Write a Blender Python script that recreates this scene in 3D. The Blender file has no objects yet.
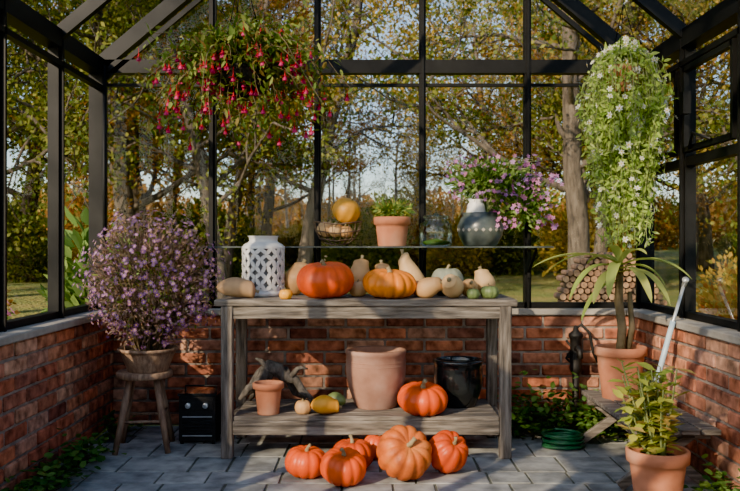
import bpy, math, random
from mathutils import Vector, Matrix, Euler
R = random.Random(7)
V = Vector
# ------------------------------------------------------------------ materials
def nt(name):
    m = bpy.data.materials.new(name); m.use_nodes = True
    n = m.node_tree; n.nodes.clear()
    o = n.nodes.new('ShaderNodeOutputMaterial')
    p = n.nodes.new('ShaderNodeBsdfPrincipled')
    n.links.new(p.outputs[0], o.inputs[0])
    return m, n, p, o
def ramp(n, cols, pos=None):
    r = n.nodes.new('ShaderNodeValToRGB')
    e = r.color_ramp.elements
    k = len(cols)
    while len(e) < k: e.new(0.5)
    for i, c in enumerate(cols):
        e[i].position = pos[i] if pos else i/max(1, k-1)
        e[i].color = (*c, 1)
    return r
def mat_noise(name, cols, scale=8, rough=.7, bump=.2, detail=6, stretch=(1,1,1), metal=0, coat=0, pos=None, bscale=None, spec=.5, bdist=.01):
    m, n, p, o = nt(name)
    tc = n.nodes.new('ShaderNodeTexCoord'); mp = n.nodes.new('ShaderNodeMapping')
    mp.inputs['Scale'].default_value = stretch
    n.links.new(tc.outputs['Object'], mp.inputs[0])
    t = n.nodes.new('ShaderNodeTexNoise'); t.inputs['Scale'].default_value = scale; t.inputs['Detail'].default_value = detail
    n.links.new(mp.outputs[0], t.inputs['Vector'])
    r = ramp(n, cols, pos or ([.3+.4*i/max(1,len(cols)-1) for i in range(len(cols))]))
    n.links.new(t.outputs['Fac'], r.inputs[0]); n.links.new(r.outputs[0], p.inputs['Base Color'])
    p.inputs['Roughness'].default_value = rough; p.inputs['Metallic'].default_value = metal
    p.inputs['Specular IOR Level'].default_value = spec
    p.inputs['Coat Weight'].default_value = coat
    if bump:
        t2 = n.nodes.new('ShaderNodeTexNoise'); t2.inputs['Scale'].default_value = bscale or scale*4; t2.inputs['Detail'].default_value = 5
        n.links.new(mp.outputs[0], t2.inputs['Vector'])
        bp = n.nodes.new('ShaderNodeBump'); bp.inputs['Strength'].default_value = bump; bp.inputs['Distance'].default_value = bdist
        n.links.new(t2.outputs['Fac'], bp.inputs['Height']); n.links.new(bp.outputs[0], p.inputs['Normal'])
    return m
def mat_island(name, cols, rough=.6, trans=.35, noise=0, bump=0, spec=.2, nscale=20):
    m, n, p, o = nt(name)
    g = n.nodes.new('ShaderNodeNewGeometry'); r = ramp(n, cols)
    n.links.new(g.outputs['Random Per Island'], r.inputs[0])
    col = r.outputs[0]
    if noise:
        tc = n.nodes.new('ShaderNodeTexCoord')
        t = n.nodes.new('ShaderNodeTexNoise'); t.inputs['Scale'].default_value = nscale; t.inputs['Detail'].default_value = 6
        n.links.new(tc.outputs['Object'], t.inputs['Vector'])
        r2 = ramp(n, [(1-noise,)*3, (1+noise*.6,)*3], [.3,.7])
        n.links.new(t.outputs['Fac'], r2.inputs[0])
        mx = n.nodes.new('ShaderNodeMix'); mx.data_type = 'RGBA'; mx.blend_type = 'MULTIPLY'; mx.inputs[0].default_value = 1
        n.links.new(col, mx.inputs[6]); n.links.new(r2.outputs[0], mx.inputs[7]); col = mx.outputs[2]
        if bump:
            bp = n.nodes.new('ShaderNodeBump'); bp.inputs['Strength'].default_value = bump; bp.inputs['Distance'].default_value = .01
            n.links.new(t.outputs['Fac'], bp.inputs['Height']); n.links.new(bp.outputs[0], p.inputs['Normal'])
    n.links.new(col, p.inputs['Base Color']); p.inputs['Roughness'].default_value = rough
    p.inputs['Specular IOR Level'].default_value = spec
    if trans:
        t = n.nodes.new('ShaderNodeBsdfTranslucent'); mx = n.nodes.new('ShaderNodeMixShader'); mx.inputs[0].default_value = trans
        n.links.new(col, t.inputs['Color'])
        n.links.new(p.outputs[0], mx.inputs[1]); n.links.new(t.outputs[0], mx.inputs[2]); n.links.new(mx.outputs[0], o.inputs[0])
    return m
def mat_glass(name, tint=(.97,.985,.98), refl=.06, k=.35):
    m, n, p, o = nt(name)
    n.nodes.remove(p)
    t = n.nodes.new('ShaderNodeBsdfTransparent'); t.inputs[0].default_value = (*tint, 1)
    g = n.nodes.new('ShaderNodeBsdfGlossy'); g.inputs['Roughness'].default_value = .02
    lw = n.nodes.new('ShaderNodeLayerWeight'); lw.inputs[0].default_value = .25
    mu = n.nodes.new('ShaderNodeMath'); mu.operation = 'MULTIPLY_ADD'; mu.inputs[1].default_value = k; mu.inputs[2].default_value = refl*.3
    n.links.new(lw.outputs['Fresnel'], mu.inputs[0])
    mx = n.nodes.new('ShaderNodeMixShader')
    n.links.new(mu.outputs[0], mx.inputs[0]); n.links.new(t.outputs[0], mx.inputs[1]); n.links.new(g.outputs[0], mx.inputs[2])
    n.links.new(mx.outputs[0], o.inputs[0])
    return m

M_frame = mat_noise('black_aluminium', [(.004,.0045,.005),(.008,.0085,.009)], 12, .5, .02, spec=.25)
M_glass = mat_glass('window_glass', refl=.03, k=.25)
M_mortar = mat_noise('mortar', [(.18,.145,.12),(.36,.30,.25)], 20, .95, .4)
M_brick = mat_island('bricks', [(.15,.07,.055),(.50,.16,.08),(.58,.25,.14),(.34,.11,.06),(.60,.33,.21),(.46,.155,.09),(.22,.11,.08),(.56,.20,.11),(.39,.13,.075),(.52,.29,.20)], .9, 0, .65, .6, .2, 16)
M_sill = mat_noise('weathered_sill', [(.24,.22,.19),(.42,.39,.34)], 9, .8, .3)
M_slab = mat_island('paving_slab', [(.22,.235,.235),(.36,.37,.36),(.27,.285,.28),(.43,.43,.405),(.32,.33,.325)], .8, 0, .5, .6, .3, 9)
M_joint = mat_noise('paving_joint', [(.07,.075,.05),(.17,.17,.13)], 14, .95, .3)
M_wood = mat_noise('weathered_wood', [(.06,.05,.04),(.17,.145,.118),(.30,.262,.22)], 6, .88, .7, stretch=(1,9,9), bscale=14)
M_woodv = mat_noise('weathered_wood_upright', [(.06,.05,.04),(.16,.135,.11),(.26,.225,.19)], 6, .88, .7, stretch=(9,9,1), bscale=14)
M_stool = mat_noise('old_stool_wood', [(.16,.095,.06),(.38,.25,.16)], 10, .7, .4, stretch=(5,5,1))
M_drift = mat_noise('driftwood_grey', [(.05,.043,.038),(.13,.115,.10),(.19,.17,.15)], 14, .9, .7, stretch=(3,3,1))
M_terra = mat_noise('terracotta', [(.40,.13,.06),(.52,.20,.10),(.56,.29,.18)], 6, .85, .15)
M_terra_pale = mat_noise('pale_clay', [(.24,.115,.075),(.34,.18,.125),(.41,.26,.20)], 6, .85, .25)
M_soil = mat_noise('soil', [(.02,.014,.01),(.06,.04,.03)], 40, 1, .6)
M_black = mat_noise('black_glaze', [(.008,.01,.011),(.02,.024,.026)], 8, .18, .05, coat=.5)
M_blackm = mat_noise('black_iron', [(.01,.01,.011),(.03,.028,.026)], 30, .55, .2, metal=.3)
M_white = mat_noise('white_ceramic', [(.60,.60,.59),(.76,.76,.75)], 8, .45, .05)
M_dark = mat_noise('dark_inside', [(.16,.16,.17),(.24,.24,.25)], 8, .8, 0)
M_stem = mat_noise('squash_stem', [(.20,.15,.07),(.38,.31,.17)], 30, .85, .4)
def pk(name, c, var=.25, rough=.42):
    a = tuple(x*(1-var) for x in c); b = tuple(min(1, x*(1+var*.6)) for x in c)
    return mat_noise(name, [a, c, b], 7, rough, .12, bscale=35, spec=.4)
M_pred = pk('red_orange_pumpkin_skin', (.74,.085,.004))
M_por = pk('orange_pumpkin_skin', (.80,.22,.005))
M_pdeep = pk('deep_orange_skin', (.62,.07,.005), .4)
M_pdull = mat_noise('mottled_pumpkin_skin', [(.34,.07,.012),(.64,.14,.014),(.68,.23,.05)], 9, .55, .3)
M_tan = pk('butternut_skin', (.58,.33,.135), .3, .5)
M_tan2 = pk('cream_squash_skin', (.64,.41,.19), .3, .5)
M_log = pk('pale_brown_squash_skin', (.42,.26,.135), .5, .7)
M_yel = pk('yellow_gourd_skin', (.78,.36,.025), .3)
M_gg = pk('grey_green_squash_skin', (.25,.27,.20), .3, .55)
M_green_sq = pk('green_gourd_skin', (.13,.18,.06), .5)
M_bark = mat_noise('bark', [(.04,.032,.025),(.10,.08,.06),(.16,.13,.10)], 5, .95, .8, stretch=(3,3,.7), bdist=.03)
M_birch = mat_noise('pale_bark', [(.12,.10,.08),(.30,.27,.23),(.42,.39,.35)], 4, .9, .3, stretch=(1,1,2))
M_twig = mat_noise('plant_stem', [(.10,.075,.04),(.20,.15,.08)], 20, .8, .2)
M_gstem = mat_noise('green_stem', [(.14,.2,.06),(.26,.30,.12)], 20, .6, .1)
L_gold = mat_island('golden_leaves', [(.20,.20,.03),(.50,.34,.045),(.32,.28,.045),(.60,.38,.06),(.15,.18,.03)], trans=.45)
L_green = mat_island('green_tree_leaves', [(.07,.12,.018),(.16,.20,.035),(.30,.29,.05),(.10,.15,.025)], trans=.45)
L_rust = mat_island('rust_leaves', [(.38,.15,.03),(.48,.25,.05),(.24,.13,.03),(.44,.31,.07)], trans=.45)
L_yell = mat_island('yellow_leaves', [(.60,.44,.07),(.60,.34,.05),(.36,.35,.07)], trans=.45)
L_orange = mat_island('orange_shrub_leaves', [(.70,.25,.03),(.75,.42,.06),(.45,.40,.06),(.6,.16,.04)])
L_plant = mat_island('plant_leaves', [(.07,.15,.03),(.16,.28,.06),(.24,.34,.09)])
L_fuch = mat_island('fuchsia_leaves', [(.08,.15,.025),(.17,.27,.045),(.30,.35,.08),(.11,.19,.03),(.34,.20,.06)])
L_lime = mat_island('lime_leaves', [(.38,.55,.09),(.52,.66,.16),(.26,.44,.06),(.62,.72,.26)], trans=.45)
L_ivy = mat_island('ivy_leaves', [(.05,.12,.025),(.11,.22,.05),(.19,.30,.07)])
L_dust = mat_island('dusty_leaves', [(.17,.11,.08),(.28,.18,.13),(.31,.21,.18),(.20,.17,.09)])
L_croton = mat_island('croton_leaves', [(.34,.42,.055),(.54,.54,.09),(.24,.36,.045),(.58,.36,.11)])
L_aloe = mat_island('strap_leaves', [(.20,.32,.06),(.34,.44,.10),(.46,.50,.14)])
F_purple = mat_island('purple_petals', [(.28,.12,.36),(.38,.18,.46),(.48,.26,.54),(.34,.13,.34)], trans=.3)
F_pink = mat_island('pink_petals', [(.58,.15,.42),(.64,.28,.52),(.46,.10,.36)], trans=.3)
F_red = mat_island('red_petals', [(.66,.008,.03),(.78,.02,.06),(.54,.008,.03)], trans=.3)
F_mag = mat_island('magenta_petals', [(.55,.01,.14),(.68,.06,.24)], trans=.25)
F_white = mat_island('white_petals', [(.88,.89,.82),(.94,.94,.9)], trans=.3)
F_yel = mat_noise('flower_centre', [(.7,.45,.05),(.8,.6,.1)], 20, .7, 0)
M_metal = mat_noise('pale_metal', [(.45,.48,.5),(.6,.63,.65)], 20, .35, 0, metal=.6)
M_wire = mat_noise('rusty_wire', [(.10,.07,.05),(.22,.15,.1)], 40, .6, .2, metal=.4)
M_hose = mat_noise('green_hose', [(.015,.09,.04),(.03,.15,.06)], 20, .4, 0)
M_blue = mat_noise('blue_plastic', [(.35,.5,.62),(.5,.62,.7)], 20, .4, 0)
M_teal = mat_noise('dark_teal_glaze', [(.015,.02,.022),(.05,.065,.065),(.10,.12,.11)], 9, .3, .1, coat=.3)
M_jar = mat_glass('jar_glass', (.80,.88,.84), .3, .6)
M_shelf = mat_glass('shelf_glass', (.72,.85,.80), .3, .4)
M_logbark = mat_noise('log_bark', [(.10,.06,.04),(.24,.15,.10)], 20, .95, .5)
M_logend = mat_island('log_ends', [(.42,.22,.11),(.54,.32,.17),(.30,.16,.09)], .9, 0, .4, .3, .2, 30)

# ------------------------------------------------------------------ mesh builder
class B:
    def __init__(s, name): s.n=name; s.v=[]; s.f=[]; s.mi=[]; s.sm=[]; s.ms=[]
    def m(s, mat):
        if mat not in s.ms: s.ms.append(mat)
        return s.ms.index(mat)
    def add(s, vs, fs, mat, smooth=False):
        o=len(s.v); k=s.m(mat)
        s.v.extend([tuple(x) for x in vs])
        for f in fs:
            s.f.append(tuple(i+o for i in f)); s.mi.append(k); s.sm.append(smooth)
    def mesh(s):
        me=bpy.data.meshes.new(s.n); me.from_pydata(s.v,[],s.f)
        for m in s.ms: me.materials.append(m)
        me.polygons.foreach_set('material_index', s.mi); me.polygons.foreach_set('use_smooth', s.sm)
        me.update(); return me
    def obj(s, loc=(0,0,0), bevel=0, drop=None, seg=1):
        if drop is not None:
            mz=min(v[2] for v in s.v); loc=(loc[0],loc[1],drop-mz)
        ob=bpy.data.objects.new(s.n, s.mesh()); ob.location=loc
        bpy.context.scene.collection.objects.link(ob)
        if bevel:
            b=ob.modifiers.new('bevel','BEVEL'); b.width=bevel; b.segments=seg; b.limit_method='ANGLE'
        return ob
def box(b, c, s, mat, rot=None, smooth=False):
    x,y,z=[k/2 for k in s]
    vs=[V((a,d,e)) for a in(-x,x) for d in(-y,y) for e in(-z,z)]
    if rot is not None:
        vs=[rot@v for v in vs]
    c=V(c); vs=[v+c for v in vs]
    b.add(vs,[(0,1,3,2),(4,6,7,5),(0,4,5,1),(2,3,7,6),(0,2,6,4),(1,5,7,3)],mat,smooth)
def beam(b, p, q, w, h, mat):
    p=V(p); q=V(q); d=(q-p); L=d.length
    rot=d.to_track_quat('X','Z').to_matrix()
    box(b,(p+q)/2,(L,w,h),mat,rot)
def tube(b, pts, rad, mat, seg=6, cap=True):
    pts=[V(p) for p in pts]; n=len(pts)
    if not hasattr(rad,'__len__'): rad=[rad]*n
    vs=[]; fs=[]; a=None
    for i,p in enumerate(pts):
        d=(pts[min(i+1,n-1)]-pts[max(i-1,0)])
        if d.length<1e-9: d=V((0,0,1))
        d.normalize()
        if a is None: a=d.orthogonal().normalized()
        a=(a-d*a.dot(d)); 
        if a.length<1e-6: a=d.orthogonal()
        a.normalize(); c=d.cross(a)
        for k in range(seg):
            t=2*math.pi*k/seg
            vs.append(p+(a*math.cos(t)+c*math.sin(t))*rad[i])
    for i in range(n-1):
        for k in range(seg):
            k2=(k+1)%seg
            fs.append((i*seg+k,i*seg+k2,(i+1)*seg+k2,(i+1)*seg+k))
    if cap and seg>2:
        fs.append(tuple(range(seg-1,-1,-1))); fs.append(tuple((n-1)*seg+k for k in range(seg)))
    b.add(vs,fs,mat,True)
def lathe(b, prof, mat, c=(0,0,0), seg=36, rot=None, fn=None):
    vs=[];fs=[];n=len(prof)
    for i,(r,z) in enumerate(prof):
        for k in range(seg):
            t=2*math.pi*k/seg; rr=max(r,.0005)
            if fn: rr,zz=fn(rr,z,t)
            else: zz=z
            v=V((rr*math.cos(t),rr*math.sin(t),zz))
            if rot is not None: v=rot@v
            vs.append(v+V(c))
    for i in range(n-1):
        for k in range(seg):
            k2=(k+1)%seg
            fs.append((i*seg+k,i*seg+k2,(i+1)*seg+k2,(i+1)*seg+k))
    b.add(vs,fs,mat,True)
def kite(b,p,d,n,L,W,mat):
    s=d.cross(n)
    if s.length<1e-5: s=d.orthogonal()
    s=s.normalized()*(W/2)
    b.add([p,p+d*(L*.45)+s,p+d*L,p+d*(L*.45)-s],[(0,1,2,3)],mat)
def leaf(b,p,d,n,L,W,mat):
    d=d.normalized(); s=d.cross(n)
    if s.length<1e-5: s=d.orthogonal()
    s.normalize(); n=s.cross(d)
    h=W/2
    tip=p+d*L-n*(L*.12)
    b.add([p,p+d*L*.25+s*h*.8,p+d*L*.6+s*h*.85,tip,p+d*L*.6-s*h*.85,p+d*L*.25-s*h*.8,p+d*L*.5-n*W*.15],
          [(0,1,2,6),(6,2,3),(0,6,4,5),(6,3,4)],mat,True)
def rv(g=1):
    while True:
        v=V((R.uniform(-1,1),R.uniform(-1,1),R.uniform(-1,1)))
        if .01<v.length<1: return v.normalized()*g
def flower(b,p,n,r,mat,k=6,cm=None,cup=.2):
    n=n.normalized(); a=n.orthogonal().normalized(); c=n.cross(a); t0=R.random()*6
    vs=[p];fs=[]
    for i in range(k):
        t=t0+2*math.pi*i/k; w=math.pi/k*.8
        def q(t,rr,h): return p+(a*math.cos(t)+c*math.sin(t))*rr+n*h
        o=len(vs); vs+= [q(t-w,r*.6,r*cup*.5),q(t,r,r*cup),q(t+w,r*.6,r*cup*.5)]
        fs.append((0,o,o+1,o+2))
    b.add(vs,fs,mat)
    if cm:
        rr=r*.25; vs=[p+n*r*.22]+[p+(a*math.cos(i*1.2566)+c*math.sin(i*1.2566))*rr+n*r*.08 for i in range(5)]
        b.add(vs,[(0,i+1,(i+1)%5+1) for i in range(5)],cm)
def foliage(b,c,rad,n,L,W,mat,shell=.6,fn=leaf,up=.2,zmin=-9):
    c=V(c)
    for i in range(n):
        u=rv(); r=(shell+(1-shell)*R.random())*R.uniform(.85,1.05)
        p=c+V((u.x*rad[0],u.y*rad[1],u.z*rad[2]))*r
        if p.z<zmin: continue
        d=(u+rv(.8)+V((0,0,up))).normalized()
        fn(b,p,d,rv(),L*R.uniform(.7,1.3),W*R.uniform(.7,1.3),mat)

# ------------------------------------------------------------------ room shell
XL,XR,YB,YF=-1.63,1.65,5.2,-1.2
GL,GR=-1.74,1.76
HW=.70; EAVE=2.28; K=.84
RIDGE=EAVE+K*1.75
def brickwall(name, axis, pos, a0, a1, inward):
    b=B(name); t=.22; h=HW
    if axis=='x': box(b,((a0+a1)/2,pos+inward*(-t/2-.006),h/2),(a1-a0,t,h),M_mortar)
    else: box(b,(pos+inward*(-t/2-.006),(a0+a1)/2,h/2),(t,a1-a0,h),M_mortar)
    ch=h/9; bl=.25; j=.014
    for r in range(9):
        x=a0-(bl/2 if r%2 else 0)-R.uniform(0,.03)
        z=ch*r+ch/2
        while x<a1:
            s=max(x,a0); e=min(x+bl-j-R.uniform(0,.004),a1)
            if e-s>.02:
                off=R.uniform(0,.008)
                for side in (0,1):
                    q=pos-inward*(.015-off) if side==0 else pos-inward*(t)
                    if axis=='x': box(b,((s+e)/2,q,z+R.uniform(-.0015,.0015)),(e-s,.03,ch-j),M_brick)
                    else: box(b,(q,(s+e)/2,z+R.uniform(-.0015,.0015)),(.03,e-s,ch-j),M_brick)
            x+=bl
    return b.obj(bevel=.006)
brickwall('wall_back','x',YB,XL,XR,-1)
brickwall('wall_left','y',XL,YF,YB+.2,1)
brickwall('wall_right','y',XR,YF,YB+.2,-1)
brickwall('wall_front','x',YF,XL,XR,1)
def sill(name,c,s):
    b=B(name); box(b,c,s,M_sill); b.obj(bevel=.006)
sill('trim_1',(0.01,YB+.1,HW+.02),(XR-XL-.06,.26,.04))
sill('trim_2',(XL-.105,(YF+YB)/2+.1,HW+.02),(.27,YB-YF+.25,.04))
sill('trim_3',(XR+.105,(YF+YB)/2+.1,HW+.02),(.27,YB-YF+.25,.04))
sill('trim_4',(0.01,YF-.1,HW+.02),(XR-XL-.06,.26,.04))
ZS=HW+.04
b=B('floor'); box(b,(.01,(YF+YB)/2,-.033),(XR-XL,YB-YF,.05),M_joint)
y=YF
while y<YB:
    h=R.choice([.20,.30,.24]); x=XL+R.uniform(-.3,0)
    while x<XR:
        w=R.choice([.20,.30,.36,.24]); s=max(x,XL); e=min(x+w,XR)
        if e-s>.03: box(b,((s+e)/2,min(y+h,YB)/2+y/2,-.012-R.uniform(0,.003)),(e-s-R.uniform(.009,.018),min(y+h,YB)-y-R.uniform(.009,.018),.024),M_slab,Euler((R.uniform(-.004,.004),R.uniform(-.004,.004),R.uniform(-.012,.012))).to_matrix())
        x+=w
    y+=h
b.obj(bevel=.005)
posts_y=[YB+.05-.72*i for i in range(0,9)]
def rz(x): return EAVE+K*(1.75-abs(x-.01))
def gable(name,Y,door=False):
    b=B(name)
    for X in (-1.005,-.335,.335,1.005):
        box(b,(X,Y,(ZS+rz(X))/2),(.042,.06,rz(X)-ZS),M_frame)
        box(b,(X,Y-.035,(ZS+rz(X))/2),(.016,.02,rz(X)-ZS),M_frame)
    box(b,(.01,Y,EAVE),(GR-GL,.07,.085),M_frame)
    box(b,(.01,Y,EAVE-.115),(GR-GL,.03,.02),M_frame)
    box(b,(.01,Y,ZS+.02),(GR-GL-.1,.06,.035),M_frame)
    for X in (GL,GR):
        sg=1 if X>0 else -1
        box(b,(X,Y,(ZS+EAVE)/2),(.09,.09,EAVE-ZS),M_frame)
        tube(b,[(X-.06*sg,Y-.06,ZS),(X-.06*sg,Y-.06,EAVE)],.012,M_frame,8)
    for s in(-1,1):
        beam(b,(.01+s*1.75,Y,EAVE),(.01,Y,RIDGE),.07,.09,M_frame)
        beam(b,(.01+s*1.75,Y-.02,EAVE-.12),(.01,Y-.02,RIDGE-.12),.03,.03,M_frame)
    b.add([(GL,Y+.01,ZS),(GR,Y+.01,ZS),(GR,Y+.01,EAVE),(.01,Y+.01,RIDGE),(GL,Y+.01,EAVE)],[(0,1,2,3,4)],M_glass)
    b.obj()
gable('window_1',YB+.05)
gable('window_2',YF-.06)
def side(name,X,inw,transom):
    b=B(name)
    Y0=YF-.06;Y1=YB+.05
    for y in posts_y[1:]:
        box(b,(X,y,(ZS+EAVE)/2),(.06,.055,EAVE-ZS),M_frame)
        box(b,(X+inw*.035,y,(ZS+EAVE)/2),(.03,.018,EAVE-ZS),M_frame)
    box(b,(X,(Y0+Y1)/2,EAVE),(.09,Y1-Y0,.10),M_frame)
    box(b,(X+inw*.03,(Y0+Y1)/2,EAVE-.14),(.04,Y1-Y0,.03),M_frame)
    box(b,(X,(Y0+Y1)/2,ZS+.02),(.06,Y1-Y0,.035),M_frame)
    if transom:
        box(b,(X,(Y0+Y1)/2,1.60),(.05,Y1-Y0,.05),M_frame)
        for i in (0,1,2):
            ya=posts_y[i]-.06; yb=posts_y[i+1]+.06
            for z in(1.66,2.1): box(b,(X+inw*.04,(ya+yb)/2,z),(.03,ya-yb,.03),M_frame)
            for y in(ya,yb): box(b,(X+inw*.04,y,1.88),(.03,.03,.47),M_frame)
            tube(b,[(X+inw*.07,yb+.2,1.67),(X+inw*.10,yb+.35,1.72),(X+inw*.06,yb+.5,1.66)],.008,M_frame,6)
            box(b,(X+inw*.08,ya-.1,1.9),(.04,.05,.12),M_frame)
    b.add([(X,Y0,ZS),(X,Y1,ZS),(X,Y1,EAVE),(X,Y0,EAVE)],[(0,1,2,3)],M_glass)
    b.obj()
side('window_3',GL,1,False); side('window_4',GR,-1,True)
b=B('ceiling')
for y in posts_y[1:]:
    for s in(-1,1): beam(b,(.01+s*1.75,y,EAVE+.01),(.01,y,RIDGE),.045,.07,M_frame)
beam(b,(.01,YF-.06,RIDGE),(.01,YB+.05,RIDGE),.06,.1,M_frame)
for s in(-1,1):
    xx=.01+s*1.0; beam(b,(xx,YF,rz(xx)-.03),(xx,YB,rz(xx)-.03),.03,.03,M_frame)
    b.add([(.01+s*1.75,YF-.06,EAVE+.03),(.01+s*1.75,YB+.05,EAVE+.03),(.01,YB+.05,RIDGE+.03),(.01,YF-.06,RIDGE+.03)],[(0,1,2,3)],M_glass)
b.obj()

# ------------------------------------------------------------------ bench
b=B('potting_bench')
x0,x1,y0,y1=-.82,.78,4.37,4.92
TZ=.85; SZ=.225
for i in range(5):
    w=(y1-y0)/5
    box(b,((x0+x1)/2+R.uniform(-.004,.004),y0+w*(i+.5),TZ-.0175),(x1-x0+.02,w-.006,.035),M_wood)
for y in(y0+.03,y1-.03): box(b,((x0+x1)/2,y,TZ-.07),(x1-x0-.04,.03,.065),M_wood)
for x in(x0+.06,x1-.06): box(b,(x,(y0+y1)/2,TZ-.07),(.03,y1-y0-.06,.065),M_wood)
for x in(x0+.055,x1-.055):
    for y in(y0+.035,y1-.035): box(b,(x,y,(TZ-.035)/2),(.062,.06,TZ-.035),M_woodv)
    box(b,(x,(y0+y1)/2,SZ-.07),(.04,y1-y0-.1,.07),M_wood)
for i in range(5):
    w=(y1-y0-.03)/5
    box(b,((x0+x1)/2,y0+.015+w*(i+.5),SZ-.0125),(x1-x0-.175,w-.007,.025),M_wood)
for y in(y0+.02,y1-.02): box(b,((x0+x1)/2,y,SZ-.06),(x1-x0-.175,.03,.075),M_wood)
b.obj(bevel=.004)

# ------------------------------------------------------------------ pumpkins & squash
def pumpkin(name,x,y,Rr,H,mat,z=0,n=12,tilt=(0,0,0),dep=.09,stem=True,stemlen=.35,mats=None):
    b=B(name); rot=Euler(tilt).to_matrix(); nu=n*6; nv=22
    jit=[R.uniform(.95,1.05) for _ in range(n)]
    vs=[];fs=[]
    for i in range(nv+1):
        ph=math.pi*i/nv
        for k in range(nu):
            t=2*math.pi*k/nu
            rb=abs(math.sin(n*t/2))**.55
            g=1-dep*(1-rb)
            g*=jit[int(k/6)%n]*.5+.5 if rb>.3 else 1
            g*=1+.02*math.sin(t+1.3)
            r=Rr*(max(0,math.sin(ph)))**.78
            zz=H/2*math.cos(ph)*(1-.30*math.exp(-(r/(Rr*.42))**2))*(1-dep*.7*(1-rb)*min(1,r/Rr*2))
            v=rot@V((r*g*math.cos(t),r*g*math.sin(t),zz)); vs.append(v)
    for i in range(nv):
        for k in range(nu):
            k2=(k+1)%nu; fs.append((i*nu+k,(i+1)*nu+k,(i+1)*nu+k2,i*nu+k2))
    b.add(vs,fs,mat,True)
    if stem:
        zt=H/2*.68; L=Rr*stemlen
        a=R.uniform(0,6.3); dx,dy=math.cos(a)*L*.5,math.sin(a)*L*.5
        pts=[rot@V((0,0,zt-.01)),rot@V((dx*.1,dy*.1,zt+L*.35)),rot@V((dx*.5,dy*.5,zt+L*.8)),rot@V((dx,dy,zt+L))]
        tube(b,pts,[Rr*.16,Rr*.09,Rr*.075,Rr*.095],M_stem,6)
    return b.obj(loc=(x,y,0),drop=z)
def butternut(name,x,y,L,r,mat,z,rot=(0,0,0),neck=.55,bend=.12):
    b=B(name); m=Euler(rot).to_matrix(); seg=24; n=20; vs=[];fs=[]
    for i in range(n+1):
        u=i/n
        if u<.5: rr=r*math.sin(math.pi*u)**.6 if u>0 else 0
        else:
            w=(u-.5)/.5; s=w*w*(3-2*w) if w<.6 else .648+(.352)*min(1,(w-.6)/.2)
            rr=r*(1-(1-neck)*min(1,s*1.25))
            if w>.8: rr*=math.sqrt(max(0.02,1-((w-.8)/.2)**2))
        off=bend*L*(max(0,u-.35))**2*2
        for k in range(seg):
            t=2*math.pi*k/seg
            vs.append(m@V((rr*math.cos(t)+off,rr*math.sin(t),(u-.5)*L)))
    for i in range(n):
        for k in range(seg):
            k2=(k+1)%seg; fs.append((i*seg+k,i*seg+k2,(i+1)*seg+k2,(i+1)*seg+k))
    b.add(vs,fs,mat,True)
    o=bend*L*.65**2*2
    tube(b,[m@V((o,0,L*.48)),m@V((o*1.1,0,L*.53)),m@V((o*1.3,0,L*.58))],[r*.22,r*.14,r*.2],M_stem,6)
    return b.obj(loc=(x,y,0),drop=z)
hp=math.pi/2
butternut('butternut_squash',-.735,4.50,.215,.055,M_log,TZ,(0,hp,.1),neck=.85)
butternut('butternut_squash',-.425,4.78,.20,.075,M_tan,TZ,(.1,.2,.5),neck=.7)
pumpkin('yellow_gourd',-.455,4.43,.037,.062,M_yel,TZ,8,dep=.04)
pumpkin('orange_pumpkin',-.25,4.55,.160,.215,M_pred,TZ,13,(.12,-.05,0),dep=.05,stemlen=.2)
butternut('butternut_squash',-.064,4.81,.215,.062,M_tan,TZ,(0,.08,1),neck=.75)
pumpkin('cream_squash',-.07,4.68,.05,.10,M_tan2,TZ,8,dep=.03)
pumpkin('orange_pumpkin',.105,4.53,.15,.17,M_por,TZ,14,(.1,.06,0),dep=.10,stemlen=.2)
butternut('butternut_squash',.08,4.81,.19,.058,M_tan,TZ,(0,.1,2),neck=.75)
butternut('butternut_squash',.24,4.80,.27,.066,M_tan2,TZ,(0,-.75,0.1),bend=.25,neck=.65)
butternut('butternut_squash',.315,4.50,.17,.056,M_tan,TZ,(1.2,0,.9),neck=.7)
pumpkin('grey_green_pumpkin',.45,4.79,.098,.185,M_gg,TZ,10,dep=.05)
butternut('butternut_squash',.45,4.50,.19,.062,M_tan2,TZ,(1.1,.2,-.6),neck=.7)
pumpkin('green_gourd',.56,4.46,.036,.065,M_green_sq,TZ,8,dep=.05)
butternut('butternut_squash',.555,4.60,.17,.050,M_tan,TZ,(1.2,0,-.2))
pumpkin('striped_gourd',.655,4.50,.052,.08,M_green_sq,TZ,10,dep=.07)
butternut('butternut_squash',.655,4.68,.16,.06,M_tan2,TZ,(0,.15,2.5),neck=.7)
butternut('butternut_squash',.31,4.66,.2,.05,M_tan,TZ,(1.5,0,1.3))
pumpkin('cream_squash',-.365,4.46,.045,.085,M_tan,SZ,8,dep=.04)
butternut('butternut_squash',-.245,4.45,.16,.052,M_yel,SZ,(0,hp,.3),neck=.7)
butternut('butternut_squash',-.20,4.62,.15,.045,M_green_sq,SZ,(0,hp,2.6))
pumpkin('red_pumpkin',.285,4.46,.142,.172,M_pred,SZ,12,(.15,0,.3))
pumpkin('red_pumpkin',-.317,4.05,.106,.155,M_pred,0,10,(.1,.1,0))
pumpkin('red_pumpkin',-.129,3.92,.113,.165,M_pred,0,12,(.25,.1,0),dep=.07)
pumpkin('orange_pumpkin',-.09,4.2,.11,.165,M_pdeep,0,11,(0,0,.4))
pumpkin('mottled_pumpkin',.165,4.0,.138,.22,M_pdull,0,11,(.85,.25,.2),dep=.10)
pumpkin('red_pumpkin',.387,4.12,.107,.20,M_pdeep,0,9,(.6,.6,0),dep=.11)
pumpkin('red_pumpkin',.05,4.40,.09,.15,M_pred,0,10,(.1,0,.4))

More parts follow.
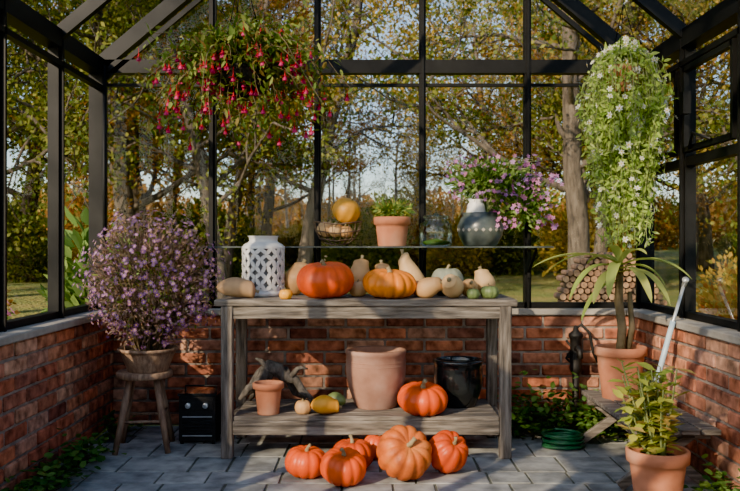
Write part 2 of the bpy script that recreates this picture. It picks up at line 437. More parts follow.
# ------------------------------------------------------------------ pots
def potprof(r0,r1,h,rim=.012,rh=.035,th=.012,belly=0):
    p=[(0,0),(r0,0),(r0+.002,.004)]
    for i in range(1,9):
        u=i/9; p.append((r0+(r1-rim-r0)*u+belly*math.sin(math.pi*u),(h-rh)*u))
    p+=[(r1-rim,h-rh),(r1,h-rh+.004),(r1+.002,h-.005),(r1-.003,h),(r1-th,h),(r1-th-.004,h-.006),(r1-th-rim*.5,h-rh),(r0*.85,.05),(0,.05)]
    return p
def pot(b,c,r0,r1,h,mat,soil=True,**k):
    lathe(b,potprof(r0,r1,h,**k),mat,c)
    if soil:
        z=h*.86; rr=r0+(r1-r0)*.86-.012+k.get('belly',0)*.4
        lathe(b,[(0,z+.01),(rr*.5,z+.008),(rr,z)],M_soil,c,24)
b=B('terracotta_pot'); pot(b,(0,0,0),.058,.084,.17,M_terra,False); b.obj((-.554,4.47,SZ))
b=B('clay_planter'); pot(b,(0,0,0),.115,.172,.325,M_terra_pale,False,rim=.004,rh=.03,th=.02,belly=.022)
for z in(.24,.262): lathe(b,[(.171,z-.003),(.1735,z),(.171,z+.003)],M_terra_pale)
b.obj((.034,4.67,SZ))
b=B('black_glazed_pot'); pot(b,(0,0,0),.10,.145,.265,M_black,False,rim=.008,rh=.025,th=.018,belly=.018); b.obj((.505,4.70,SZ))
b=B('driftwood')
tube(b,[(-.74,4.74,.27),(-.69,4.75,.31),(-.64,4.77,.39),(-.58,4.76,.44),(-.53,4.73,.43),(-.49,4.75,.38),(-.43,4.77,.36),(-.39,4.74,.30),(-.33,4.72,.26)],[.012,.028,.034,.044,.040,.034,.026,.024,.010],M_drift,9)
tube(b,[(-.6,4.76,.43),(-.64,4.7,.35),(-.69,4.67,.33),(-.74,4.64,.27)],[.034,.028,.024,.010],M_drift,8)
tube(b,[(-.5,4.75,.42),(-.47,4.8,.35),(-.44,4.83,.28),(-.38,4.85,.24)],[.032,.026,.024,.012],M_drift,8)
tube(b,[(-.56,4.74,.44),(-.60,4.80,.36),(-.66,4.83,.30),(-.71,4.84,.235)],[.03,.024,.022,.012],M_drift,8)
tube(b,[(-.46,4.75,.38),(-.42,4.74,.43),(-.40,4.73,.44),(-.36,4.74,.43)],[.018,.014,.012,.005],M_drift,8)
tube(b,[(-.58,4.76,.42),(-.63,4.73,.48),(-.66,4.74,.49)],[.024,.014,.006],M_drift,8)
b.obj(drop=SZ)
b=B('white_ceramic_lantern'); Rl=.122; H=.345
lathe(b,[(0,0),(Rl*.93,0),(Rl,.008),(Rl,.03),(Rl-.01,.031),(Rl-.012,.045)],M_white)
lathe(b,[(Rl-.022,.02),(Rl-.022,.27),(Rl*.6,.31)],M_dark)
lathe(b,[(Rl-.002,.272),(Rl,.280),(Rl-.012,.297),(Rl*.72,.308),(Rl*.66,.317),(Rl*.68,.338),(Rl*.74,H),(Rl*.66,H),(Rl*.6,.32),(Rl*.6,.27)],M_white)
for row in range(7):
    for k in range(12):
        t=2*math.pi*(k+.5*(row%2))/12; z=.040+row*.0345
        for sgn in(-1,1):
            a=sgn*.62+R.uniform(-.3,.3); L=.058; W=.021
            cen=[(-.5,0),(-.2,.5),(.15,.5),(.5,0),(.15,-.5),(-.2,-.5)]
            vs=[]
            for lay in(0,-.008):
                for (u,w) in cen:
                    du=u*L*math.cos(a+hp)-w*W*math.sin(a+hp); dz=u*L*math.sin(a+hp)+w*W*math.cos(a+hp)
                    tt=t+(du+sgn*.015)/Rl; vs.append(V(((Rl+lay+.001*sgn)*math.cos(tt),(Rl+lay+.001*sgn)*math.sin(tt),z+dz+.012)))
            fs=[(0,1,2,3,4,5),(11,10,9,8,7,6)]+[(i,i+6,(i+1)%6+6,(i+1)%6) for i in range(6)]
            b.add(vs,fs,M_white)
b.obj((-.615,4.73,TZ))
b=B('greenhouse_heater')
box(b,(0,0,.15),(.21,.2,.26),M_blackm)
box(b,(0,0,.285),(.225,.215,.015),M_black)
for sx in(-.09,.09):
    for sy in(-.08,.08): box(b,(sx,sy,.01),(.02,.02,.02),M_black)
for i in range(7): box(b,(0,-.103,.05+i*.018),(.17,.006,.007),M_metal if i%6==0 else M_black)
box(b,(0,-.102,.225),(.18,.006,.06),M_blackm)
for sx in(-.05,.05): tube(b,[(sx,-.10,.225),(sx,-.125,.225)],.016,M_metal,14)
tube(b,[(-.09,0,.29),(-.09,0,.32),(.09,0,.32),(.09,0,.29)],.006,M_blackm,6)
b.obj((-.99,4.80,0),bevel=.003)
# ------------------------------------------------------------------ stool + aster
b=B('wooden_stool')
lathe(b,[(0,.40),(.15,.40),(.155,.405),(.155,.43),(.15,.436),(0,.436)],M_stool,seg=28)
for k in range(4):
    t=math.pi/4+k*hp+.15; c,s=math.cos(t),math.sin(t)
    tube(b,[(c*.10,s*.10,.405),(c*.15,s*.15,.2),(c*.2,s*.2,0)],[.018,.02,.016],M_stool,8)
for k in range(4):
    t=math.pi/4+k*hp+.15; t2=t+hp; z=.17+.03*(k%2)
    tube(b,[(math.cos(t)*.158,math.sin(t)*.158,z),(math.cos(t2)*.158,math.sin(t2)*.158,z)],.009,M_stool,6)
b.obj((-1.27,4.62,0))
b=B('potted_aster')
pot(b,(0,0,0),.11,.165,.13,M_stool,True,rh=.02)
c=V((.02,0,.50)); 
for i in range(110):
    u=rv(); u.z=abs(u.z)*.9+.1 if R.random()<.7 else u.z*.6
    e=c+V((u.x*.36,u.y*.34,u.z*.36)); s=V((u.x*.06,u.y*.06,.1))
    tube(b,[s,s.lerp(e,.5)+V((0,0,.07)),e],[.004,.003,.0015],M_twig,4,False)
foliage(b,c,(.37,.34,.38),5600,.030,.011,L_dust,.5)
foliage(b,c,(.34,.32,.34),700,.035,.012,L_fuch,.3)
for i in range(1150):
    u=rv(); r=R.uniform(.84,1.07)
    lump=1+.10*math.sin(u.x*7+1)*math.sin(u.z*6)+.06*math.sin(u.y*9)
    p=c+V((u.x*.38,u.y*.35,u.z*.385 if u.z>-.3 else u.z*.36))*r*lump
    if p.z<.14: continue
    flower(b,p,u+rv(.5)+V((0,-.2,.2)),R.uniform(.009,.018),F_purple,7,F_yel)
b.obj((-1.25,4.62,.436))
# ------------------------------------------------------------------ hanging fuchsia
b=B('hanging_fuchsia_basket')
HX,HY=-.71,posts_y[1]
bz=1.95
lathe(b,[(0,bz-.0),(.07,bz),(.12,bz+.04),(.155,bz+.11),(.165,bz+.15),(.172,bz+.16),(.16,bz+.16),(.14,bz+.13),(0,bz+.12)],M_blackm,seg=28)
ht=rz(HX)-.04
for k in range(3):
    t=k*2.094+.4; tube(b,[(.165*math.cos(t),.165*math.sin(t),bz+.15),(0,0,bz+.75),(0,0,ht)],.003,M_frame,5)
foliage(b,(0,0,bz+.24),(.28,.22,.14),1000,.05,.024,L_fuch,.3)
for i in range(140):
    a=R.uniform(0,6.283); reach=R.uniform(.18,.60)*(1 if abs(math.cos(a))>.5 else .65); upz=R.uniform(.02,.24); end=R.uniform(-.36,.12)
    p0=V((math.cos(a)*.08,math.sin(a)*.08,bz+.14)); pts=[]
    for j in range(9):
        u=j/8; rr=.08+(reach-.08)*u
        z=bz+.14+upz*math.sin(math.pi*min(1,u*1.05)*.9)+end*u*u
        pts.append(V((math.cos(a+.3*u)*rr+R.uniform(-.01,.01),math.sin(a+.3*u)*rr*.8,z)))
    tube(b,pts,[.004-.0003*j for j in range(9)],M_twig,4,False)
    for j in range(2,9):
        for q in range(R.choice([3,4,5])):
            p=pts[j]+rv(.03); d=(rv()+V((0,0,-.25))).normalized()
            leaf(b,p,d,rv()*.5+V((0,0,1)),R.uniform(.032,.058),R.uniform(.015,.026),L_fuch)
        if j>=5 and R.random()<.36:
            p=pts[j]+rv(.02); q=p+V((0,0,-R.uniform(.02,.04)))
            tube(b,[p,q],.0012,F_red,3,False)
            tube(b,[q,q+V((0,0,-.018))],[.003,.006],F_red,5,False)
            for w in range(4):
                aa=w*hp+a; d=V((math.cos(aa),math.sin(aa),R.uniform(-.7,.1)))
                leaf(b,q+V((0,0,-.016)),d,V((0,0,1)),R.uniform(.026,.036),.014,F_red)
            lathe(b,[(.004,0),(.011,-.010),(.013,-.022)],F_mag,q+V((0,0,-.018)),6)
            tube(b,[q+V((0,0,-.03)),q+V((0.003,0,-.058))],.001,F_red,3,False)
b.obj((HX,HY,0))
# ------------------------------------------------------------------ hanging white-flower plant
b=B('hanging_white_flower_plant')
HX=1.40; ht=rz(HX)-.03; tz=2.10
lathe(b,[(0,tz-.12),(.08,tz-.12),(.11,tz),(.115,tz+.02),(.1,tz+.02),(0,tz)],M_terra,seg=20)
for k in range(3):
    t=k*2.094; tube(b,[(.11*math.cos(t),.11*math.sin(t),tz+.01),(0,0,tz+.38),(0,0,ht)],.0025,M_frame,5)
tube(b,[(0,0,tz+.37),(.02,0,tz+.39),(0,0,tz+.42)],.006,M_metal,6)
for i in range(230):
    a=R.uniform(0,6.283); reach=R.uniform(.04,.27); ln=R.uniform(.35,.95) if i%3 else R.uniform(.85,1.12)
    if ln>.85: reach*=.75
    pts=[]; n=12
    for j in range(n):
        u=j/(n-1); rr=reach*math.sin(min(1,u*2.0)*hp)*(1-.28*max(0,u-.5)*2)
        z=tz+.02+.20*math.sin(min(1,u*2.5)*math.pi)*(1-reach*2)-ln*max(0,u-.12)
        pts.append(V((math.cos(a)*rr+R.uniform(-.012,.012),math.sin(a)*rr+R.uniform(-.012,.012),z)))
    tube(b,pts,.002,M_gstem,3,False)
    for j in range(1,n):
        for q in range(4):
            p=pts[j-1].lerp(pts[j],R.random())+rv(.018); d=(rv()+V((0,0,-.5))).normalized()
            leaf(b,p,d,rv(),R.uniform(.028,.05),R.uniform(.011,.020),L_lime)
        if R.random()<.16:
            p=pts[j]+V((math.cos(a),math.sin(a),.1))*.03
            flower(b,p,V((math.cos(a),math.sin(a),.2))+rv(.5),R.uniform(.016,.024),F_white,6,F_yel,.1)
b.obj((HX,posts_y[1],0))
# ------------------------------------------------------------------ glass shelf + items
GZ=1.135
b=B('glass_shelf')
box(b,(.05,5.03,GZ-.004),(2.1,.23,.008),M_shelf)
box(b,(.05,4.914,GZ-.004),(2.1,.004,.010),M_teal)
for X in(-1.005,-.335,.335,1.005):
    box(b,(X,5.09,GZ-.015),(.02,.22,.012),M_frame)
    beam(b,(X,4.96,GZ-.02),(X,5.195,GZ-.16),.014,.014,M_frame)
    box(b,(X,5.198,GZ-.1),(.02,.012,.2),M_frame)
b.obj()
b=B('wire_basket')
prof=[(.07,.005),(.11,.03),(.135,.075),(.15,.13)]
for r,z in prof: tube(b,[(r*math.cos(t*math.pi/12),r*math.sin(t*math.pi/12)*.75,z+.02*(r/.15)*abs(math.cos(t*math.pi/12))) for t in range(25)],.004,M_wire,5,False)
for k in range(18):
    t=k*math.pi/9; tube(b,[(0,0,.005)]+[(r*math.cos(t),r*math.sin(t)*.75,z+.02*(r/.15)*abs(math.cos(t))) for r,z in prof],.0025,M_wire,4,False)
def blob(b,c,r,h,mat,n=8,tilt=(0,0,0)):
    m=Euler(tilt).to_matrix()
    pr=[(r*math.sin(math.pi*i/14)**.8,h/2*math.cos(math.pi*i/14)) for i in range(15)]
    lathe(b,pr,mat,c,n*4,m,lambda rr,z,t:(rr*(1-.06*(1-abs(math.sin(n*t/2)))),z))
    tube(b,[V(c)+m@V((0,0,h/2*.9)),V(c)+m@V((0.004,0,h/2+.02))],[.007,.005],M_stem,6)
for c,r,h,m_,ti in[((.055,-.01,.215),.088,.15,M_yel,(.3,.5,0)),((-.075,.01,.10),.052,.09,M_tan2,(0,.5,0)),((.05,-.03,.085),.045,.07,M_tan,(.3,0,0)),((0,.05,.10),.04,.07,M_yel,(0,0,0)),((-.01,-.05,.09),.042,.07,M_tan2,(.5,0,0))]:
    blob(b,c,r,h,m_,10,ti)
b.obj((-.20,5.03,GZ+.003))
b=B('terracotta_herb_pot'); pot(b,(0,0,0),.085,.112,.18,M_terra,True,rh=.05)
foliage(b,(0,0,.22),(.13,.10,.07),420,.035,.014,L_plant,.2)
foliage(b,(0,0,.22),(.13,.10,.06),200,.035,.012,L_croton,.2)
b.obj((.135,5.03,GZ))
b=B('glass_jar')
lathe(b,[(0,0),(.09,0),(.1,.01),(.102,.10),(.095,.14),(.07,.155),(.07,.175),(.075,.178)],M_jar,seg=32)
lathe(b,[(.075,.172),(.08,.18),(.075,.188),(.02,.19),(.015,.2),(0,.21)],M_jar,seg=32)
lathe(b,[(0,.01),(.08,.012),(.085,.03),(.0,.05)],L_ivy,seg=16)
b.obj((.405,5.03,GZ))
b=B('glazed_flower_pot')
lathe(b,[(0,0),(.09,0),(.105,.01),(.135,.07),(.14,.12),(.12,.17),(.10,.19),(.11,.205),(.10,.206),(.085,.19),(0,.18)],M_teal,seg=36)
for k in range(20):
    t=k*math.pi/10; box(b,(.1385*math.cos(t),.1385*math.sin(t),.10),(.004,.016,.016),M_sill,Euler((.785,0,t)).to_matrix())
lathe(b,[(0,.18),(.05,.18),(.06,.20),(.052,.25),(.04,.27),(.05,.285),(.045,.285),(.03,.265),(0,.2)],M_white,(-.03,-.03,0),24)
foliage(b,(.06,0,.40),(.28,.11,.14),1300,.045,.017,L_plant,.15)
foliage(b,(.27,-.02,.26),(.20,.10,.16),700,.045,.017,L_plant,.15)
for i in range(60):
    e=V((R.uniform(-.2,.45),R.uniform(-.1,.07),R.uniform(.15,.55)))
    tube(b,[(0.02,0,.18),V((.02,0,.35)).lerp(e,.4)+V((0,0,.08)),e],[.004,.003,.0015],M_gstem,4,False)
for i in range(280):
    if R.random()<.5: p=V((.06,0,.40))+V((R.uniform(-.28,.28),R.uniform(-.15,.05),R.uniform(-.12,.16)))
    else: p=V((.27,0,.27))+V((R.uniform(-.2,.2),R.uniform(-.14,.05),R.uniform(-.16,.16)))
    flower(b,p,V((0,-1,.3))+rv(.8),R.uniform(.011,.020),F_pink if i%2 else F_purple,5,None)
b.obj((.675,5.02,GZ))
# ------------------------------------------------------------------ low bench right + strap plant
b=B('low_wooden_bench')
bx0,bx1,by0,by1,bzt=1.22,1.60,3.72,4.76,.285
for i in range(4):
    w=(bx1-bx0)/4; box(b,(bx0+w*(i+.5),(by0+by1)/2,bzt-.0125),(w-.01,by1-by0,.025),M_wood)
for y in(by0+.12,by1-.12):
    box(b,((bx0+bx1)/2,y,bzt-.045),(bx1-bx0-.02,.035,.04),M_wood)
    beam(b,(bx0-.06,y-.02,.0),(bx1-.10,y-.02,bzt-.04),.03,.045,M_wood)
    beam(b,(bx1-.02,y+.02,.0),(bx0+.04,y+.02,bzt-.04),.03,.045,M_wood)
beam(b,((bx0+bx1)/2,by0+.1,.13),((bx0+bx1)/2,by1-.1,.13),.03,.04,M_wood)
b.obj(drop=0,bevel=.003)
def strap(b,base,az,length,up,drop,w,mat,n=14):
    pts=[];d=V((math.cos(az),math.sin(az),up)).normalized();p=V(base)
    for i in range(n+1):
        pts.append(p.copy()); p=p+d*(length/n); d=(d+V((0,0,-drop/n))).normalized()
    vs=[];fs=[]
    s=V((-math.sin(az),math.cos(az),0))
    for i,p in enumerate(pts):
        u=i/n; ww=w/2*math.sin(math.pi*(u*.9+.1))**.6 if u<1 else .001
        vs+=[p+s*ww+V((0,0,ww*.35)),p,p-s*ww+V((0,0,ww*.35))]
    for i in range(n):
        o=i*3; fs+=[(o,o+1,o+4,o+3),(o+1,o+2,o+5,o+4)]
    b.add(vs,fs,mat,True)
b=B('potted_strap_leaf_plant'); pot(b,(0,0,0),.095,.14,.30,M_terra,True,rh=.05,rim=.014)
tube(b,[(0,0,.25),(.01,0,.4),(-.01,0,.55),(.0,0,.76)],[.028,.025,.024,.018],M_twig,10)
tube(b,[(.04,.02,.25),(.07,.02,.4),(.06,.03,.6)],[.02,.018,.012],M_twig,10)
for az,L,up,dr,z in[(3.25,.52,.45,1.0,.75),(2.9,.46,.7,1.7,.74),(3.5,.42,.5,2.2,.72),(5.6,.42,.5,1.4,.74),(5.3,.40,.4,2.0,.70),(5.0,.36,.3,2.0,.72),(4.2,.36,.4,2.2,.74),(3.35,.34,-.1,1.8,.66),(5.8,.30,.6,2.2,.72),(3.8,.32,.3,2.2,.70),(4.0,.22,1.6,1.6,.76),(5.2,.22,1.4,1.8,.76),(2.2,.26,1.0,1.8,.74)]:
    strap(b,(.0,0,z),az,L,up,dr,.060,L_aloe)
b.obj((1.38,4.52,bzt))
b=B('watering_wand')
tube(b,[(1.455,4.28,bzt+.008),(1.60,4.33,.745),(1.665,4.355,.93)],.009,M_metal,8)
tube(b,[(1.50,4.295,.43),(1.60,4.33,.745)],.015,M_blue,8)
tube(b,[(1.665,4.355,.93),(1.672,4.35,.955),(1.668,4.335,.965)],[.011,.014,.018],M_metal,10)
b.obj(drop=bzt)
b=B('potted_croton'); pot(b,(0,0,0),.085,.128,.285,M_terra,True,rh=.055,rim=.014)
for i in range(30):
    a=R.uniform(0,6.28); rr=R.uniform(.02,.15); h=R.uniform(.40,.70)
    e=V((math.cos(a)*rr-.04,math.sin(a)*rr,h)); s=V((math.cos(a)*.03,math.sin(a)*.03,.24))
    tube(b,[s,s.lerp(e,.5),e],[.006,.005,.003],M_gstem,5,False)
    for j in range(13):
        p=s.lerp(e,.25+.75*j/12); aa=j*2.4+i
        d=V((math.cos(aa),math.sin(aa),R.uniform(-.3,.7)))
        leaf(b,p,d,V((0,0,1))+rv(.4),R.uniform(.055,.09),R.uniform(.03,.045),L_croton)
b.obj((1.21,3.45,0))
b=B('cast_iron_hand_pump')
tube(b,[(0,0,0),(0,0,.02)],.06,M_blackm,16)
tube(b,[(0,0,.02),(0,0,.36)],.022,M_blackm,12)
lathe(b,[(.02,.34),(.035,.36),(.04,.38),(.036,.40),(.036,.56),(.045,.575),(.045,.59),(.02,.61),(.012,.64),(0,.645)],M_blackm,seg=18)
tube(b,[(0,-.02,.50),(0,-.07,.51),(0,-.10,.49),(0,-.105,.45)],[.02,.018,.017,.018],M_blackm,10)
tube(b,[(0,0,.62),(.03,-.01,.65),(.08,-.02,.60),(.10,-.03,.48),(.13,-.03,.42)],[.009,.010,.010,.009,.012],M_blackm,8)
tube(b,[(-.06,0,.55),(-.02,0,.5),(-.06,0,.44),(-.02,0,.40)],[.008]*4,M_blackm,8)
box(b,(0,.04,.45),(.09,.03,.03),M_blackm)
b.obj((1.28,5.10,0))
b=B('garden_hose')
pts=[]
for i in range(150):
    t=i*.35; r=.10+.015*math.sin(t*.31); pts.append((r*math.cos(t),r*.9*math.sin(t),.010+.0009*i*.55+.004*math.sin(t*1.7)))
tube(b,pts,.008,M_hose,8); b.obj((1.09,4.64,0),drop=0)
# ------------------------------------------------------------------ ivy
def ivy(name,pts,n,spread,h):
    b=B(name)
    for (x,y) in pts:
        for k in range(6):
            q=V((x,y,.01)); path=[q.copy()]
            for j in range(5):
                q=q+V((R.uniform(-1,1)*spread*.4,R.uniform(-1,1)*spread*.4,R.uniform(-.01,.02))); q.z=max(.008,q.z); q.x=max(XL+.06,min(XR-.06,q.x)); q.y=min(YB-.06,q.y); path.append(q.copy())
            tube(b,path,.002,M_twig,3,False)
        for i in range(n):
            p=V((x+R.gauss(0,spread*.5),y+R.gauss(0,spread*.5),abs(R.gauss(0,h*.5))+.012))
            if p.x<XL+.06 or p.x>XR-.06 or p.y>YB-.06: continue
            leaf(b,p,V((R.uniform(-1,1),R.uniform(-1,1),R.uniform(0,.5))),V((0,0,1))+rv(.5),R.uniform(.03,.055),R.uniform(.026,.045),L_ivy)
    b.obj(drop=.002)
ivy('ivy',[(-1.53,y) for y in(3.2,3.4,3.6,3.8,4.0,4.2,4.35,4.9)],130,.14,.12)
ivy('ivy',[(.92,5.02),(1.05,5.02),(1.16,5.0),(1.45,5.0),(1.0,4.92),(1.2,4.9),(1.5,4.95),(1.38,4.88),(1.3,4.84),(.92,4.92)],150,.15,.22)
ivy('ivy',[(1.54,y) for y in(3.1,3.25,3.4,3.55)],120,.12,.14)

# ------------------------------------------------------------------ outdoors
m,n,p,o=nt('meadow_grass')
tc=n.nodes.new('ShaderNodeTexCoord')
t=n.nodes.new('ShaderNodeTexNoise'); t.inputs['Scale'].default_value=.5; t.inputs['Detail'].default_value=10
t.inputs['Roughness'].default_value=.7
n.links.new(tc.outputs['Object'],t.inputs['Vector'])
r=ramp(n,[(.07,.12,.02),(.16,.20,.035),(.28,.24,.06),(.14,.17,.03)],[.3,.45,.6,.72]); n.links.new(t.outputs['Fac'],r.inputs[0]); n.links.new(r.outputs[0],p.inputs['Base Color'])
p.inputs['Roughness'].default_value=.95
bp=n.nodes.new('ShaderNodeBump'); bp.inputs['Strength'].default_value=1; bp.inputs['Distance'].default_value=.1
t2=n.nodes.new('ShaderNodeTexNoise'); t2.inputs['Scale'].default_value=12; n.links.new(tc.outputs['Object'],t2.inputs['Vector'])
n.links.new(t2.outputs['Fac'],bp.inputs['Height']); n.links.new(bp.outputs[0],p.inputs['Normal'])
M_grass=m
b=B('lawn_ground')
N=50; vs=[];fs=[]
for i in range(N+1):
    for j in range(N+1):
        x=-125+250*i/N; y=-60+250*j/N
        dd=max(0,math.hypot(x,y-2)-9)
        vs.append((x,y,-.07+min(1.5,dd*.02)+.12*math.sin(x*.3)*math.sin(y*.25)*min(1,dd*.1)))
for i in range(N):
    for j in range(N): a=i*(N+1)+j; fs.append((a,a+N+1,a+N+2,a+1))
b.add(vs,fs,M_grass,True); b.obj()

def tree_mesh(name,h,r0,first,nb,bl,leafmat,barkmat,nleaf,lsz,spread=.45,upb=.35,clus=.4):
    b=B(name)
    p=V((0,0,-.3)); d=V((0,0,1)); tr=[]
    for i in range(11):
        tr.append(p.copy()); d=(d+V((R.uniform(-.12,.12),R.uniform(-.12,.12),.15))).normalized(); p=p+d*(h+.3)/10
    rad=[r0*(1.25 if i==0 else 1)*(1-i/11)**.8+.01 for i in range(11)]
    tube(b,tr,rad,barkmat,9)
    def br(p,d,L,r,lev):
        pts=[p.copy()];q=p.copy();n=5
        for i in range(n):
            d=(d+rv(.28)+V((0,0,.05))).normalized(); q=q+d*L/n; pts.append(q.copy())
        tube(b,pts,[max(.004,r*(1-i/(n+1))) for i in range(n+1)],barkmat,5 if lev<2 else 3,False)
        if lev<2:
            k=6 if lev==0 else 4
            for i in range(k):
                u=.3+.7*(i+R.random())/k; idx=min(n-1,int(u*n)); s=pts[idx].lerp(pts[idx+1],u*n-idx if u<1 else 0)
                br(s,(d+rv(.95)).normalized(),L*R.uniform(.35,.55),r*.5,lev+1)
        if lev>=1:
            for pt in pts[1:]:
                for i in range(nleaf if lev==2 else nleaf//2):
                    kite(b,pt+V((R.gauss(0,clus*.5),R.gauss(0,clus*.5),R.gauss(0,clus*.4))),rv(),rv(),lsz*R.uniform(.7,1.3),lsz*R.uniform(.5,.8),leafmat)
    for i in range(nb):
        u=first+(1-first)*(i+.5*R.random())/nb; idx=min(9,int(u*10)); s=tr[idx].lerp(tr[idx+1],u*10-idx)
        a=i*2.4+R.uniform(-.4,.4)
        br(s,V((math.cos(a),math.sin(a),upb+R.uniform(-.1,.3))).normalized(),bl*(1.1-.6*u)*R.uniform(.8,1.2),r0*.4*(1.15-u),0)
    return b.mesh()
T1=tree_mesh('oak_tree',9,.22,.2,15,4.2,L_gold,M_bark,9,.10)
T2=tree_mesh('maple_tree',10,.17,.22,15,3.6,L_green,M_bark,8,.10)
T3=tree_mesh('birch_tree',9,.09,.2,12,2.2,L_yell,M_birch,2,.07,clus=.3,upb=.7)
def put(name,me,x,y,s=1,rot=0,leafm=None,z=0):
    dd=max(0,math.hypot(x,y-2)-9); z=-.07+min(1.5,dd*.02)
    o=bpy.data.objects.new(name,me); o.location=(x,y,z); o.scale=(s,s,s); o.rotation_euler=(0,0,rot)
    bpy.context.scene.collection.objects.link(o)
    if leafm:
        for i,mm in enumerate(me.materials):
            if 'leaves' in mm.name: o.material_slots[i].link='OBJECT'; o.material_slots[i].material=leafm
    return o
for (x,y,s,r_,lm) in [(-4.6,16,1,0,L_green),(-8.3,15,1.1,2,L_rust),(3.9,15.5,1.0,1,L_green),(8.8,17,1.1,3,None),(13,19,1.1,4,L_yell),(-13,17,1.1,5,L_green),(-6.5,23,1.2,1.3,L_green),(6.8,24,1.2,2.3,L_rust),(11,27,1.2,.3,None),(-11,26,1.3,3.3,L_green),(18,24,1.2,1.1,L_green),(-18,23,1.2,2.7,L_rust),(15,12,1,2.2,L_orange),(-15,11,1,4.2,L_green),(-3.4,27,.95,4.4,L_rust),(4.4,28,1.0,5.4,L_gold)]:
    put('oak_tree',T1,x,y,s,r_,lm)
for (x,y,s,r_,lm) in [(-6.2,13,.9,0,L_green),(-3.6,20,.95,3,L_rust),(5.6,20,1,1,None),(7.6,13,.8,2,L_gold),(-10.5,20,1,1,None),(-5.5,38,1.2,1,L_rust),(7,40,1.2,4,L_gold),(10,36,1.3,4,L_green),(-9,36,1.3,2,L_green),(16,34,1.4,0,L_rust),(-16,34,1.4,0,None),(22,30,1.3,0,None),(-22,30,1.3,0,None),(-14,40,1.5,2,L_rust),(14,44,1.5,3,L_green),(-1.5,17.5,1.0,2.6,L_gold),(-8.8,29,1.1,2,L_rust),(8.6,31,1.1,5,L_gold),(-2.6,14.5,.8,5.2,L_green)]:
    put('maple_tree',T2,x,y,s,r_,lm)
for i in range(26):
    y=R.uniform(26,44); x=R.uniform(-.16,.18)*y
    put('birch_tree',T3,x,y,R.uniform(.5,.8),R.uniform(0,6),R.choice([None,L_rust,L_gold]))
# trees on the sunny side, behind and left of the greenhouse: broken, dappled light
put('birch_tree',T3,-7.5,-7.5,1.15,1.0,L_gold)
put('birch_tree',T3,-9.8,-7.0,1.1,3.0,L_gold)
def shrub_mesh(name,mat,n,L,W,rad=(1,1,.8),flow=None):
    b=B(name)
    for i in range(30):
        e=rv(.9); e.z=abs(e.z)*rad[2]*1.2; tube(b,[(0,0,-.05),V((e.x*.4,e.y*.4,e.z*.7)),V((e.x*rad[0],e.y*rad[1],e.z))],[.015,.01,.004],M_twig,4,False)
    foliage(b,(0,0,rad[2]*.75),(rad[0],rad[1],rad[2]),n,L,W,mat,.3,kite if n>2000 else leaf,.3,0)
    if flow:
        for i in range(200):
            u=rv(); 
            if u.z<-.3: continue
            flower(b,V((u.x*rad[0],u.y*rad[1],rad[2]*.75+u.z*rad[2])),u,.03,flow,6,F_yel)
    return b.mesh()
S1=shrub_mesh('undergrowth_shrub_leaves',L_gold,3500,.11,.07)
for i in range(60):
    y=R.uniform(20,42); x=R.uniform(-.7,.7)*y
    put('woodland_shrub',S1,x,y,R.uniform(.8,1.6),R.uniform(0,6),R.choice([L_green,L_rust,L_gold,L_green]))
for i in range(40):
    y=R.uniform(54,64); x=-64+i*3.3
    put('woodland_shrub',S1,x,y,R.uniform(2.6,4.0),R.uniform(0,6),R.choice([L_green,L_rust,L_gold,L_rust]))
def shrub(name,mat,x,y,n,L,W,rad,flow=None):
    o=bpy.data.objects.new(name,shrub_mesh(name,mat,n,L,W,rad,flow)); o.location=(x,y,-.07); bpy.context.scene.collection.objects.link(o)
shrub('pink_flowering_shrub',L_plant,-2.45,4.75,1200,.06,.03,(.4,.5,.62),F_pink)
shrub('broad_leaf_shrub',L_plant,-2.02,5.95,700,.16,.08,(.32,.28,.78))
shrub('orange_autumn_shrub',L_orange,3.05,6.5,2600,.07,.045,(.55,.5,.62))
shrub('golden_shrub',L_yell,4.6,9.8,2600,.07,.045,(.8,.8,.7))
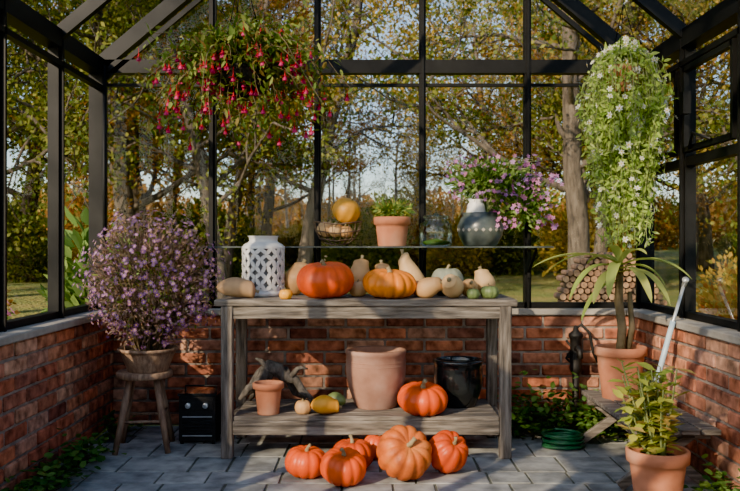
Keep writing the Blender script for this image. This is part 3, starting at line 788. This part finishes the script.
shrub('rusty_shrub',L_rust,-4.6,8.6,2600,.07,.045,(.8,.8,.7))
# split-log pile standing outside, beyond the back glass, rounded on top
b=B('stacked_woodpile')
for row in range(16):
    for k in range(15):
        x=-.56+k*.08+(.04 if row%2 else 0); z=.045+row*.068
        if z>1.10-.42*(abs(x)/.58)**3: continue
        r=R.uniform(.030,.040); y=R.uniform(-.03,.03)
        tube(b,[(x,y-.16,z),(x,y+.18,z)],r,M_logbark,9,False)
        lathe(b,[(0,-.001),(r,.0005)],M_logend,(x,y-.16,z),9,Euler((hp,0,0)).to_matrix())
b.obj((2.78,9.6,-.04))

# ------------------------------------------------------------------ light, sky, camera
sc=bpy.context.scene
try:
    sc.view_settings.view_transform='AgX'; sc.view_settings.look='AgX - Punchy'; sc.view_settings.exposure=.62
except Exception as e: print('look',e)
w=bpy.data.worlds.new('World'); sc.world=w; w.use_nodes=True; n=w.node_tree; n.nodes.clear()
o=n.nodes.new('ShaderNodeOutputWorld'); bg=n.nodes.new('ShaderNodeBackground'); sk=n.nodes.new('ShaderNodeTexSky')
sk.sky_type='NISHITA'; sk.sun_disc=False; sk.sun_elevation=math.radians(30); sk.sun_rotation=math.radians(215); sk.air_density=1.0; sk.dust_density=.8
bg.inputs[1].default_value=.29
n.links.new(sk.outputs[0],bg.inputs[0]); n.links.new(bg.outputs[0],o.inputs[0])
L=bpy.data.lights.new('sun','SUN'); L.energy=9.0; L.color=(1,.79,.54); L.angle=.009
so=bpy.data.objects.new('sun',L); sc.collection.objects.link(so)
dv=V((.52,.72,-.40)); so.rotation_euler=dv.to_track_quat('-Z','Y').to_euler(); so.location=(-4,-6,8)
cam=bpy.data.cameras.new('camera'); cam.lens=39.9; cam.sensor_width=36; cam.clip_start=.05; cam.clip_end=500
cam.dof.use_dof=True; cam.dof.focus_distance=4.5; cam.dof.aperture_fstop=5.0
co=bpy.data.objects.new('camera',cam); co.location=(0,0,1.14); co.rotation_euler=(hp,0,0); sc.collection.objects.link(co); sc.camera=co
print('verts',sum(len(m.vertices) for m in bpy.data.meshes))
